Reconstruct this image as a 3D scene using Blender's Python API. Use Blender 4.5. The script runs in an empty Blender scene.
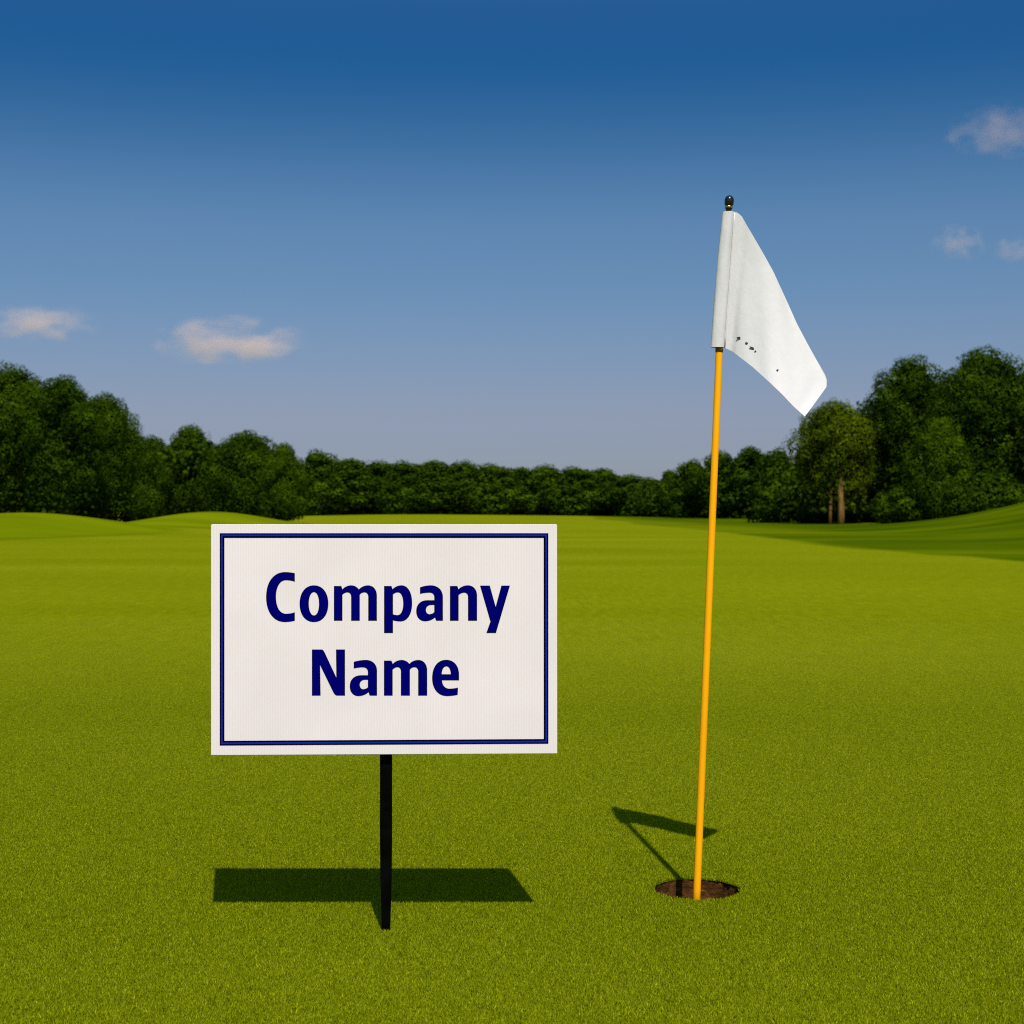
import bpy, bmesh, math, random
from mathutils import Vector, noise, Matrix
import numpy as np

S = bpy.context.scene
C = S.collection
PI = math.pi
R = math.radians

# ------------------------------------------------------------------ camera
EYE, FPX = 0.90, 1500.0
cam_d = bpy.data.cameras.new('camera')
cam = bpy.data.objects.new('camera', cam_d)
C.objects.link(cam)
cam.location = (0, 0, EYE)
cam.rotation_euler = (PI / 2, 0, 0)
cam_d.sensor_width = 36
cam_d.lens = FPX / 1024 * 36
cam_d.clip_start, cam_d.clip_end = 0.05, 20000
cam_d.dof.use_dof = True
cam_d.dof.focus_distance = 3.4
cam_d.dof.aperture_fstop = 10
S.camera = cam

# ------------------------------------------------------------------ sky and sun
SUN = Vector((0.120, -0.65, 1.0))           # towards the sun
w = bpy.data.worlds.new('World')
S.world = w
w.use_nodes = True
nt = w.node_tree
sky = nt.nodes.new('ShaderNodeTexSky')
sky.sky_type = 'NISHITA'
sky.sun_disc = False
sky.sun_elevation = math.atan2(SUN.z, math.hypot(SUN.x, SUN.y))
sky.sun_rotation = math.atan2(SUN.x, SUN.y)
tc = nt.nodes.new('ShaderNodeTexCoord')
sep = nt.nodes.new('ShaderNodeSeparateXYZ')
mr = nt.nodes.new('ShaderNodeMapRange')
mr.inputs[1].default_value, mr.inputs[2].default_value = 0.0, 0.5
ramp = nt.nodes.new('ShaderNodeValToRGB')
# polarised, deep-blue tint of the clear sky by height above the horizon
knots = [(0.0, (.60, .68, .98)), (0.040, (.53, .575, .84)), (0.073, (.54, .555, .755)), (0.139, (.453, .58, .76)),
         (0.201, (.366, .563, .754)), (0.264, (.135, .41, .665)), (0.321, (.115, .40, .70)), (0.40, (.30, .60, .78)), (1.0, (.70, 1.0, .85))]
cr = ramp.color_ramp
cr.interpolation = 'CARDINAL'
knots = [(k[0] / 0.5 if k[0] < 0.9 else 1.0, k[1]) for k in knots]
cr.elements[0].position, cr.elements[0].color = knots[0][0], (*knots[0][1], 1)
cr.elements[1].position, cr.elements[1].color = knots[-1][0], (*knots[-1][1], 1)
for p, c in knots[1:-1]:
    e = cr.elements.new(p)
    e.color = (*c, 1)
mul = nt.nodes.new('ShaderNodeMix')
mul.data_type, mul.blend_type = 'RGBA', 'MULTIPLY'
mul.inputs[0].default_value = 1
L = nt.links.new
L(tc.outputs['Generated'], sep.inputs[0])
L(sep.outputs['Z'], mr.inputs[0])
L(mr.outputs[0], ramp.inputs[0])
L(sky.outputs[0], mul.inputs[6])
L(ramp.outputs[0], mul.inputs[7])
L(mul.outputs[2], nt.nodes['Background'].inputs[0])
nt.nodes['Background'].inputs[1].default_value = 0.10

sl = bpy.data.lights.new('sun', 'SUN')
sl.energy = 5.0
sl.angle = R(0.5)
sl.color = (1.0, 0.95, 0.87)
so = bpy.data.objects.new('sun', sl)
C.objects.link(so)
so.rotation_euler = SUN.to_track_quat('Z', 'Y').to_euler()

S.view_settings.view_transform = 'Standard'
S.view_settings.look = 'None'
S.view_settings.exposure = 0.0
S.view_settings.gamma = 1
S.render.engine = 'CYCLES'
S.cycles.volume_bounces = 2
S.cycles.max_bounces = 8
S.cycles.use_denoising = False
S.cycles.filter_width = 1.1

# ------------------------------------------------------------------ helpers
def P(px, py, y):
    """a point of the place seen at pixel px, py, y metres ahead of the camera"""
    return Vector(((px - 512) / FPX * y, y, EYE + (512 - py) / FPX * y))

def tag(o, label=None, cat=None, group=None, kind=None):
    if label: o['label'] = label
    if cat: o['category'] = cat
    if group: o['group'] = group
    if kind: o['kind'] = kind
    return o

def empty(name, loc, rz=0):
    o = bpy.data.objects.new(name, None)
    o.location = loc
    o.rotation_euler = (0, 0, rz)
    o.empty_display_size = 0.2
    C.objects.link(o)
    return o

def link(name, me, mat=None, parent=None, smooth=False):
    o = bpy.data.objects.new(name, me)
    if mat: me.materials.append(mat)
    if smooth:
        for p in me.polygons: p.use_smooth = True
    C.objects.link(o)
    if parent: o.parent = parent
    return o

def from_bm(name, bm, mat, parent=None, smooth=False):
    me = bpy.data.meshes.new(name)
    bm.normal_update()
    bm.to_mesh(me)
    bm.free()
    return link(name, me, mat, parent, smooth)

def from_np(name, v, f, mat, parent=None):
    """v (n,3), f (m,k) arrays -> mesh object"""
    me = np_mesh(name, v, f)
    return link(name, me, mat, parent)

def np_mesh(name, v, f):
    me = bpy.data.meshes.new(name)
    k = f.shape[1]
    me.vertices.add(len(v))
    me.vertices.foreach_set('co', v.astype(np.float32).ravel())
    me.loops.add(f.size)
    me.loops.foreach_set('vertex_index', f.astype(np.int32).ravel())
    me.polygons.add(len(f))
    me.polygons.foreach_set('loop_start', np.arange(0, f.size, k, dtype=np.int32))
    me.update(calc_edges=True)
    return me

def tube(bm, pts, rads, n=12, cap=True, sx=1.0):
    """tapered tube along pts"""
    rings = []
    for i, p in enumerate(pts):
        a = pts[max(i - 1, 0)]
        b = pts[min(i + 1, len(pts) - 1)]
        d = (Vector(b) - Vector(a)).normalized()
        u = d.cross(Vector((0, 1, 0)))
        if u.length < 1e-3: u = d.cross(Vector((1, 0, 0)))
        u.normalize()
        v = d.cross(u)
        rings.append([bm.verts.new(Vector(p) + (u * math.cos(2 * PI * j / n) * sx + v * math.sin(2 * PI * j / n)) * rads[i]) for j in range(n)])
    for r0, r1 in zip(rings, rings[1:]):
        for j in range(n):
            bm.faces.new((r0[j], r0[(j + 1) % n], r1[(j + 1) % n], r1[j]))
    if cap:
        bm.faces.new(rings[0][::-1])
        bm.faces.new(rings[-1])
    return rings

def box(bm, x0, x1, y0, y1, z0, z1):
    v = [bm.verts.new(p) for p in [(x0, y0, z0), (x1, y0, z0), (x1, y1, z0), (x0, y1, z0), (x0, y0, z1), (x1, y0, z1), (x1, y1, z1), (x0, y1, z1)]]
    for f in [(3, 2, 1, 0), (4, 5, 6, 7), (0, 1, 5, 4), (1, 2, 6, 5), (2, 3, 7, 6), (3, 0, 4, 7)]:
        bm.faces.new([v[i] for i in f])
    return v

# ------------------------------------------------------------------ materials
def mat(name, base=(.5, .5, .5), rough=.6, spec=.5):
    m = bpy.data.materials.new(name)
    m.use_nodes = True
    b = m.node_tree.nodes['Principled BSDF']
    b.inputs['Base Color'].default_value = (*base, 1)
    b.inputs['Roughness'].default_value = rough
    b.inputs['Specular IOR Level'].default_value = spec
    return m, m.node_tree, b

def N(nt, t, **kw):
    n = nt.nodes.new(t)
    for k, v in kw.items(): setattr(n, k, v)
    return n

def noise_node(nt, scale, detail=3, vec=None, stretch=None, rough=.5):
    n = N(nt, 'ShaderNodeTexNoise')
    n.inputs['Scale'].default_value = scale
    n.inputs['Detail'].default_value = detail
    n.inputs['Roughness'].default_value = rough
    if vec is not None:
        if stretch:
            mp = N(nt, 'ShaderNodeMapping')
            mp.inputs['Scale'].default_value = stretch
            nt.links.new(vec, mp.inputs[0])
            vec = mp.outputs[0]
        nt.links.new(vec, n.inputs['Vector'])
    return n.outputs['Fac']

def ramp_node(nt, fac, stops):
    r = N(nt, 'ShaderNodeValToRGB')
    e = r.color_ramp.elements
    e[0].position, e[0].color = stops[0][0], (*stops[0][1], 1)
    e[1].position, e[1].color = stops[-1][0], (*stops[-1][1], 1)
    for p, c in stops[1:-1]:
        q = e.new(p)
        q.color = (*c, 1)
    nt.links.new(fac, r.inputs[0])
    return r.outputs[0]

def mix(nt, a, b, fac, mode='MIX'):
    m = N(nt, 'ShaderNodeMix', data_type='RGBA', blend_type=mode)
    for s, v in ((0, fac), (6, a), (7, b)):
        if isinstance(v, (int, float)): m.inputs[s].default_value = v
        elif isinstance(v, tuple): m.inputs[s].default_value = (*v, 1)
        else: nt.links.new(v, m.inputs[s])
    return m.outputs[2]

def bump(nt, b, h, strength, dist):
    n = N(nt, 'ShaderNodeBump')
    n.inputs['Strength'].default_value = strength
    n.inputs['Distance'].default_value = dist
    nt.links.new(h, n.inputs['Height'])
    nt.links.new(n.outputs[0], b.inputs['Normal'])

def pos(nt):
    return N(nt, 'ShaderNodeNewGeometry').outputs['Position']

# turf colour, shared by the ground sheet and the blades on it
def turf_color(nt, gain=1.0):
    p = pos(nt)
    big = noise_node(nt, 1.0, 3, p, (.10, .16, .1))
    c = ramp_node(nt, big, [(.3, tuple(gain * x for x in (.158, .188, .002))), (.7, tuple(gain * x for x in (.196, .220, .004)))])
    mow = noise_node(nt, 1.0, 3, p, (.012, .16, .1), .6)
    c = mix(nt, c, ramp_node(nt, mow, [(.32, (.92, .94, .8)), (.5, (1, 1, 1)), (.66, (1.06, 1.05, 1.5))]), 1.0, 'MULTIPLY')
    return c, p

m_ground, nt, b = mat('turf', rough=.95, spec=0)
col, p = turf_color(nt, 0.84)
fine = noise_node(nt, 1, 4, p, (110, 16, 50), .75)
col = mix(nt, col, ramp_node(nt, fine, [(.33, (.60, .64, .5)), (.67, (1.38, 1.35, 1.6))]), 1.0, 'MULTIPLY')
fine2 = noise_node(nt, 1, 3, p, (14, 2.2, 5), .7)
col = mix(nt, col, ramp_node(nt, fine2, [(.33, (.86, .87, .8)), (.67, (1.13, 1.12, 1.2))]), 1.0, 'MULTIPLY')
at = N(nt, 'ShaderNodeAttribute', attribute_name='rough')
rr = noise_node(nt, 1.0, 3, p, (.07, .17, .1), .5)
rc = ramp_node(nt, rr, [(.36, (.036, .060, .0008)), (.5, (.054, .084, .0008)), (.66, (.086, .118, .001))])
col = mix(nt, col, rc, at.outputs['Fac'])
at2 = N(nt, 'ShaderNodeAttribute', attribute_name='fringe')
rc2 = ramp_node(nt, rr, [(.35, (.090, .126, .001)), (.65, (.140, .174, .0015))])
col = mix(nt, col, rc2, at2.outputs['Fac'])
nt.links.new(col, b.inputs['Base Color'])
bump(nt, b, noise_node(nt, 120, 3, p), .5, .01)

m_blade, nt, b = mat('grass_blade', rough=.7, spec=.03)
col, p = turf_color(nt, 1.35)
fine = noise_node(nt, 1, 3, p, (300, 120, 200), .8)
col = mix(nt, col, ramp_node(nt, fine, [(.33, (.50, .56, .4)), (.67, (1.55, 1.48, 1.6))]), 1.0, 'MULTIPLY')
bv = N(nt, 'ShaderNodeAttribute', attribute_name='tint')
col = mix(nt, col, ramp_node(nt, bv.outputs['Fac'], [(0, (.45, .56, .4)), (.5, (1, 1, 1)), (.9, (1.3, 1.25, 1.5)), (1, (1.9, 1.7, 8))]), 1.0, 'MULTIPLY')
nt.links.new(col, b.inputs['Base Color'])
tr = N(nt, 'ShaderNodeBsdfTranslucent')
nt.links.new(col, tr.inputs[0])
ms = N(nt, 'ShaderNodeMixShader')
ms.inputs[0].default_value = .3
nt.links.new(b.outputs[0], ms.inputs[1])
nt.links.new(tr.outputs[0], ms.inputs[2])
nt.links.new(ms.outputs[0], nt.nodes['Material Output'].inputs[0])

m_soil, nt, b = mat('damp_soil', rough=.95, spec=.1)
p = pos(nt)
c = ramp_node(nt, noise_node(nt, 45, 5, p, (1, 1, 1.8), .65), [(.3, (.022, .008, .002)), (.5, (.075, .030, .007)), (.62, (.13, .050, .012)), (.76, (.24, .11, .03))])
nt.links.new(c, b.inputs['Base Color'])
bump(nt, b, noise_node(nt, 90, 5, p, None, .7), 1.0, .006)

m_leafs = {}
def leaf_mat(name, dark, light):
    m, nt, b = mat(name, rough=.7, spec=.02)
    p = pos(nt)
    oi = N(nt, 'ShaderNodeObjectInfo')
    at = N(nt, 'ShaderNodeAttribute', attribute_name='tint')
    c = ramp_node(nt, at.outputs['Fac'], [(0, dark), (.75, tuple((a + b_) / 2 for a, b_ in zip(dark, light))), (1, light)])
    c = mix(nt, c, ramp_node(nt, noise_node(nt, .35, 2, p), [(.35, (.8, .85, .8)), (.65, (1.2, 1.15, 1.1))]), 1.0, 'MULTIPLY')
    c = mix(nt, c, ramp_node(nt, oi.outputs['Random'], [(0, (.80, .86, .8)), (1, (1.15, 1.1, 1.1))]), 1.0, 'MULTIPLY')
    nt.links.new(c, b.inputs['Base Color'])
    tr = N(nt, 'ShaderNodeBsdfTranslucent')
    nt.links.new(c, tr.inputs[0])
    ms = N(nt, 'ShaderNodeMixShader')
    ms.inputs[0].default_value = .12
    nt.links.new(b.outputs[0], ms.inputs[1])
    nt.links.new(tr.outputs[0], ms.inputs[2])
    nt.links.new(ms.outputs[0], nt.nodes['Material Output'].inputs[0])
    return m
m_leaf = leaf_mat('broadleaf_foliage', (.014, .032, .0006), (.058, .108, .0010))
m_leaf_pale = leaf_mat('pale_foliage', (.024, .044, .0010), (.082, .118, .0015))

def bark(name, a, c_):
    m, nt, b = mat(name, rough=.9, spec=.2)
    c = ramp_node(nt, noise_node(nt, 3, 5, pos(nt), (2, 2, .5), .6), [(.35, a), (.65, c_)])
    nt.links.new(c, b.inputs['Base Color'])
    return m
m_bark = bark('dark_bark', (.03, .022, .012), (.075, .055, .03))
m_bark_pale = bark('pale_bark', (.13, .065, .018), (.25, .13, .036))

# ------------------------------------------------------------------ terrain
def sm(a, b_, x):
    t = max(0.0, min(1.0, (x - a) / (b_ - a)))
    return t * t * (3 - 2 * t)

BANK_A, BANK_B = Vector((8.7, 26.5)), Vector((9.6, 108.0))
bd = (BANK_B - BANK_A).normalized()
def bank_s(x, y):                           # metres right of the foot of the bank
    q = Vector((x, y)) - BANK_A
    s = q.x * bd.y - q.y * bd.x
    t = q.dot(bd)
    return s + .5 * math.sin(t / 11.0 + .6) - 1.6 * math.exp(-(t / 7) ** 2) * 0.6

def gz(x, y):
    z = 0.0
    z += .86 * math.exp(-(((x + 18.9) / 4.3) ** 2 + ((y - 58) / 9) ** 2))
    z += .90 * math.exp(-(((x + 17.0) / 4.0) ** 2 + ((y - 85) / 12) ** 2))
    z += .50 * math.exp(-(((x + 12) / 30) ** 2 + ((y - 225) / 38) ** 2))
    z += .25 * math.exp(-(((x + 10) / 6) ** 2 + ((y - 120) / 14) ** 2))
    s = x - (14.5 + (y - 60) * .10) if y > 26 else x - 11.1
    if s > 0:
        z += min(.0118 * s * s, .22 * s) * sm(20, 45, y) * (1 - .9 * sm(78, 105, y))
    if y > 20 or abs(x) > 15:
        k = sm(20, 60, y)
        z += k * .06 * noise.noise(Vector((x * .06, y * .05, 3.1)))
    return z

POLE = Vector(((697 - 512) / FPX * 3.575, 3.575))     # middle of the cup
def cup_r(a, k=1.0):
    return 0.1035 * (1 + .030 * k * math.sin(3 * a + 1) * math.sin(7 * a) + .022 * k * noise.noise(Vector((math.cos(a) * 6, math.sin(a) * 6, 0))))

h = .16
def axis(fixed, vals):
    return sorted(set([round(v, 4) for v in list(fixed) + list(vals)]))
xs = [0]
d = .5
x_ = 0
while x_ < 60:
    x_ += d
    if x_ > 30: d *= 1.12
    xs.append(x_)
while x_ < 4000:
    d *= 1.35
    x_ += d
    xs.append(x_)
xs = [-v for v in xs[1:]][::-1] + xs
ys = []
y_ = -30
while y_ < 140:
    ys.append(y_)
    y_ += 1.5 if y_ < 20 else .8
while y_ < 330:
    ys.append(y_)
    y_ += 3
d = 4
while y_ < 6000:
    ys.append(y_)
    y_ += d
    d *= 1.35
x0, x1, y0, y1 = POLE.x - h, POLE.x + h, POLE.y - h, POLE.y + h
xs = [v for v in xs if not (x0 - .1 < v < x1 + .1)] + [x0, x1]
ys = [v for v in ys if not (y0 - .1 < v < y1 + .1)] + [y0, y1]
xs.sort(); ys.sort()
bm = bmesh.new()
grid = [[bm.verts.new((x, y, gz(x, y))) for x in xs] for y in ys]
ix, iy = xs.index(x0), ys.index(y0)
for j in range(len(ys) - 1):
    for i in range(len(xs) - 1):
        if (i, j) == (ix, iy): continue
        bm.faces.new((grid[j][i], grid[j][i + 1], grid[j + 1][i + 1], grid[j + 1][i]))
# ring of turf round the cup
NR = 96
ring = [bm.verts.new((POLE.x + cup_r(2 * PI * k / NR) * math.cos(2 * PI * k / NR), POLE.y + cup_r(2 * PI * k / NR) * math.sin(2 * PI * k / NR), -.001)) for k in range(NR)]
mid = [bm.verts.new((POLE.x + .13 * math.cos(2 * PI * k / NR), POLE.y + .13 * math.sin(2 * PI * k / NR), 0)) for k in range(NR)]
for k in range(NR):
    bm.faces.new((ring[k], mid[k], mid[(k + 1) % NR], ring[(k + 1) % NR]))
corner = [grid[iy + 1][ix + 1], grid[iy + 1][ix], grid[iy][ix], grid[iy][ix + 1]]
for q in range(4):
    a = q * NR // 4
    for k in range(a, a + NR // 4):
        bm.faces.new((mid[k], corner[q], mid[(k + 1) % NR]))
    bm.faces.new((mid[(a + NR // 4) % NR], corner[q], corner[(q + 1) % 4]))
bmesh.ops.recalc_face_normals(bm, faces=bm.faces)
rough_l = bm.verts.layers.float.new('rough')
fr_l = bm.verts.layers.float.new('fringe')
for v in bm.verts:
    x, y = v.co.x, v.co.y
    s = bank_s(x, y)
    v[rough_l] = sm(-.15, .25, s) * sm(15, 22, y)
    v[rough_l] *= .55 + .45 * max(sm(75, 50, y) if False else 1 - sm(50, 75, y), sm(12, 17, x))
    e = ((x + 19.5) / 6.4) ** 2 + ((y - 57) / 14) ** 2
    e2 = ((x + 17.0) / 5.6) ** 2 + ((y - 86) / 17) ** 2
    if x < 0: v[rough_l] = max(v[rough_l], .7 * math.exp(-((e - 1.0) / .16) ** 2) * (1 - sm(50, 62, y)), .55 * math.exp(-((e2 - 1.1) / .2) ** 2) * (1 - sm(76, 90, y)))
    v[fr_l] = max(1 - sm(.85, 1.1, e), .75 * (1 - sm(.8, 1.15, e2))) * (0 if x > 0 else 1)
ground = from_bm('ground', bm, m_ground, smooth=True)
if ground.data.polygons[len(ground.data.polygons) // 2].normal.z < 0: ground.data.flip_normals()
tag(ground, kind='structure')

# ------------------------------------------------------------------ grass blades
rng = np.random.default_rng(4)
T = 0.5
def blades(xy, hgt, wid, lean=.9, dirs=None):
    n = len(xy)
    az = rng.uniform(0, 2 * PI, n)
    la = rng.uniform(0, 2 * PI, n) if dirs is None else dirs
    ln = rng.uniform(.1, lean, n) * hgt
    hw = (wid * rng.uniform(.6, 1.3, n) / 2)
    bx, by = np.cos(az) * hw, np.sin(az) * hw
    z0 = -.001
    v = np.zeros((n, 3, 3))
    v[:, 0] = np.stack([xy[:, 0] - bx, xy[:, 1] - by, np.full(n, z0)], 1)
    v[:, 1] = np.stack([xy[:, 0] + bx, xy[:, 1] + by, np.full(n, z0)], 1)
    v[:, 2] = np.stack([xy[:, 0] + np.cos(la) * ln, xy[:, 1] + np.sin(la) * ln, hgt], 1)
    return v.reshape(-1, 3)
nT = 46000
tile = blades(rng.uniform(-T / 2, T / 2, (nT, 2)), rng.uniform(.003, .0075, nT), .0021)
# sites of the tiles
sites = []
yy = 2.25
while yy < 12.5:
    xm = .36 * (yy + T) + .8
    xx = -math.ceil(xm / T) * T
    while xx <= xm:
        if bank_s(xx + T, yy) < -.3 and gz(xx, yy) < .10:
            sites.append((xx, yy))
        xx += T
    yy += T
hole_sites = [s for s in sites if abs(s[0] - POLE.x) < T / 2 + .12 and abs(s[1] - POLE.y) < T / 2 + .12]
sites = [s for s in sites if s not in hole_sites]
fix = []
for s in hole_sites:
    q = rng.uniform(-T / 2, T / 2, (nT, 2)) + np.array(s)
    dx, dy = q[:, 0] - POLE.x, q[:, 1] - POLE.y
    rr_ = np.hypot(dx, dy)
    lim = np.array([cup_r(a) for a in np.arctan2(dy, dx)])
    q = q[rr_ > lim + .0005]
    fix.append(blades(q, rng.uniform(.003, .0075, len(q)), .0021))
aa = rng.uniform(0, 2 * PI, 900)            # longer blades hanging over the cut edge
rr_ = np.array([cup_r(a) for a in aa]) + rng.uniform(0, .003, 900)
q = np.stack([POLE.x + rr_ * np.cos(aa), POLE.y + rr_ * np.sin(aa)], 1)
fix.append(blades(q, rng.uniform(.002, .007, 900), .0028, 1.2, dirs=aa + PI + rng.normal(0, .6, 900)))
fix = np.concatenate(fix)
n_t, n_f, n_s = len(tile), len(fix), len(sites)
sv = np.array([(x, y, gz(x, y) - .0001) for x, y in sites])
allv = np.concatenate([tile, fix, sv])
faces = np.arange(n_t + n_f).reshape(-1, 3)
me = np_mesh('grass', allv, faces)
a = me.attributes.new('role', 'INT', 'POINT')
a.data.foreach_set('value', np.concatenate([np.zeros(n_t), np.full(n_f, 2), np.ones(n_s)]).astype(np.int32))
a = me.attributes.new('turn', 'FLOAT', 'POINT')
turn = np.zeros(len(allv)); turn[n_t + n_f:] = rng.integers(0, 4, n_s) * PI / 2
a.data.foreach_set('value', turn.astype(np.float32))
a = me.attributes.new('tall', 'FLOAT', 'POINT')
tall = np.ones(len(allv)); tall[n_t + n_f:] = [1 - .93 * sm(2.2, 11.5, s[1]) for s in sites]
a.data.foreach_set('value', tall.astype(np.float32))
a = me.attributes.new('tint', 'FLOAT', 'POINT')
a.data.foreach_set('value', np.concatenate([np.repeat(rng.uniform(0, 1, (n_t + n_f) // 3), 3), np.zeros(n_s)]).astype(np.float32))
grass = link('grass', me, m_blade)
tag(grass, 'short closely mown green turf covering the putting surface', 'grass', kind='stuff')
g = bpy.data.node_groups.new('grass_tiles', 'GeometryNodeTree')
g.interface.new_socket('Geometry', in_out='INPUT', socket_type='NodeSocketGeometry')
g.interface.new_socket('Geometry', in_out='OUTPUT', socket_type='NodeSocketGeometry')
gi, go = g.nodes.new('NodeGroupInput'), g.nodes.new('NodeGroupOutput')
def named(n, t):
    k = g.nodes.new('GeometryNodeInputNamedAttribute')
    k.data_type = t
    k.inputs['Name'].default_value = n
    return k.outputs[0]
role = named('role', 'INT')
def sep_role(v):
    c = g.nodes.new('FunctionNodeCompare')
    c.data_type, c.operation = 'INT', 'EQUAL'
    g.links.new(role, c.inputs[2])
    c.inputs[3].default_value = v
    s = g.nodes.new('GeometryNodeSeparateGeometry')
    s.domain = 'POINT'
    g.links.new(gi.outputs[0], s.inputs[0])
    g.links.new(c.outputs[0], s.inputs[1])
    return s.outputs[0]
iop = g.nodes.new('GeometryNodeInstanceOnPoints')
g.links.new(sep_role(1), iop.inputs['Points'])
g.links.new(sep_role(0), iop.inputs['Instance'])
cx = g.nodes.new('ShaderNodeCombineXYZ')
g.links.new(named('turn', 'FLOAT'), cx.inputs[2])
er = g.nodes.new('FunctionNodeEulerToRotation')
g.links.new(cx.outputs[0], er.inputs[0])
g.links.new(er.outputs[0], iop.inputs['Rotation'])
cs = g.nodes.new('ShaderNodeCombineXYZ')
cs.inputs[0].default_value = cs.inputs[1].default_value = 1
g.links.new(named('tall', 'FLOAT'), cs.inputs[2])
g.links.new(cs.outputs[0], iop.inputs['Scale'])
jn = g.nodes.new('GeometryNodeJoinGeometry')
g.links.new(iop.outputs[0], jn.inputs[0])
g.links.new(sep_role(2), jn.inputs[0])
g.links.new(jn.outputs[0], go.inputs[0])
md = grass.modifiers.new('grass_tiles', 'NODES')
md.node_group = g

# ------------------------------------------------------------------ trees
def rand_dirs(n):
    v = rng.normal(size=(n, 3))
    return v / np.linalg.norm(v, axis=1, keepdims=True)

def leaf_quads(c, nrm, size):
    """bent diamond-shaped leaf sprays"""
    n = len(c)
    up = rand_dirs(n)
    u = np.cross(nrm, up)
    u /= np.linalg.norm(u, axis=1, keepdims=True) + 1e-9
    v = np.cross(nrm, u)
    s = (size * rng.uniform(.6, 1.35, n))[:, None]
    wv = rng.uniform(.45, .8, n)[:, None]
    bend = nrm * s * rng.uniform(-.25, .25, n)[:, None]
    q = np.stack([c - u * s * .5, c - v * s * .5 * wv + bend, c + u * s * .5, c + v * s * .5 * wv + bend], 1)
    return q.reshape(-1, 3)

def crown_mesh(name, H, W, base, lobes, per_lobe, leaf, kind='round', seed=0, back=0.0):
    """crown of overlapping leafy lobes; H height, W full width, base = lowest foliage"""
    global rng
    rng = np.random.default_rng(seed)
    pts, nr, sz, tn = [], [], [], []
    CH = H - base
    for k in range(lobes):
        t = (k + .5) / lobes
        if kind == 'tall':                  # tall dome, foliage to the ground
            prof = (1 - max(0, (t - .55) / .45) ** 2.2) ** .5 if t > .55 else .52 + .48 * t / .55
        elif kind == 'ball':
            prof = math.sqrt(max(.02, 1 - (2 * t - .92) ** 2))
        else:
            prof = (1 - max(0, (t - .42) / .58) ** 2) ** .5 if t > .42 else .88 + .12 * t / .42
        a = k * 2.39996 + rng.uniform(-.5, .5)
        lr = W * rng.uniform(.14, .27) * (1.1 - .35 * t)
        rad = max(0, W / 2 * prof - lr * .75) * rng.uniform(.72, 1.08)
        z = base + lr * .6 + t * (CH - lr * 1.35)
        cpos = np.array([math.cos(a) * rad, math.sin(a) * rad + back, z])
        n = int(per_lobe * rng.uniform(.8, 1.2) * (lr / (W * .18)) ** 2)
        d = rand_dirs(n)
        shell = rng.uniform(.55, 1.0, n) ** .5
        # crinkled lobe surface: sub-clumps
        crk = np.array([noise.noise(Vector(tuple(x * 2.3 + k * 7.7))) for x in d])
        shell = shell * (1 + .36 * crk)
        sq = np.array([1, 1, rng.uniform(.75, 1.0)])
        p = cpos + d * shell[:, None] * lr * sq
        pts.append(p)
        nn = d + rand_dirs(n) * .38 + np.array([0, 0, .1])
        nr.append(nn / np.linalg.norm(nn, axis=1, keepdims=True))
        sz.append(np.full(n, leaf))
        tn.append(np.clip(.5 + crk * .9 + rng.normal(0, .2, n), 0, 1))
    # inner foliage so the crown is dense in the middle
    n = int(per_lobe * lobes * .10)
    t = rng.uniform(0, 1, n)
    a = rng.uniform(0, 2 * PI, n)
    pr = np.sqrt(np.clip(1 - np.clip((t - .45) / .55, 0, 1) ** 2, 0, 1))
    if kind == 'ball': pr = np.sqrt(np.clip(1 - (2 * t - 1) ** 2, 0, 1))
    r = np.sqrt(rng.uniform(0, 1, n)) * W / 2 * .72 * pr
    pts.append(np.stack([np.cos(a) * r, np.sin(a) * r + back, base + t * CH * .92], 1))
    nr.append(rand_dirs(n)); sz.append(np.full(n, leaf * 2.4)); tn.append(rng.uniform(0, .5, n))
    pts, nr, sz, tn = map(np.concatenate, (pts, nr, sz, tn))
    keep = pts[:, 2] > .05
    pts, nr, sz, tn = pts[keep], nr[keep], sz[keep], tn[keep]
    v = leaf_quads(pts, nr, sz)
    me = np_mesh(name, v, np.arange(len(v)).reshape(-1, 4))
    at = me.attributes.new('tint', 'FLOAT', 'POINT')
    at.data.foreach_set('value', np.repeat(tn, 4).astype(np.float32))
    return me

def trunk_mesh(name, H, r, limbs, seed, spread, start=.3):
    random.seed(seed)
    bm = bmesh.new()
    n = 9
    pts = [Vector((.05 * H * .2 * math.sin(i * .9 + seed), .04 * H * .2 * math.cos(i * .8), H * .86 * i / n)) for i in range(n + 1)]
    pts[0] = Vector((0, 0, -.4))
    tube(bm, pts, [r * (1.35 if i == 0 else 1) * (1 - .85 * i / n) for i in range(n + 1)], 9)
    for k in range(limbs):
        t = start + (.8 - start) * k / max(1, limbs - 1)
        i = int(t * n)
        a = k * 2.4 + random.uniform(-.3, .3)
        o = pts[i]
        ln = spread * random.uniform(.6, .95) * (1.1 - t * .6)
        q = [o, o + Vector((math.cos(a) * ln * .45, math.sin(a) * ln * .45, ln * .35)), o + Vector((math.cos(a) * ln, math.sin(a) * ln, ln * .85))]
        tube(bm, q, [r * .42 * (1 - .5 * t), r * .26 * (1 - .5 * t), r * .08], 6)
    me = bpy.data.meshes.new(name)
    bm.normal_update(); bm.to_mesh(me); bm.free()
    for p_ in me.polygons: p_.use_smooth = True
    return me

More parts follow.
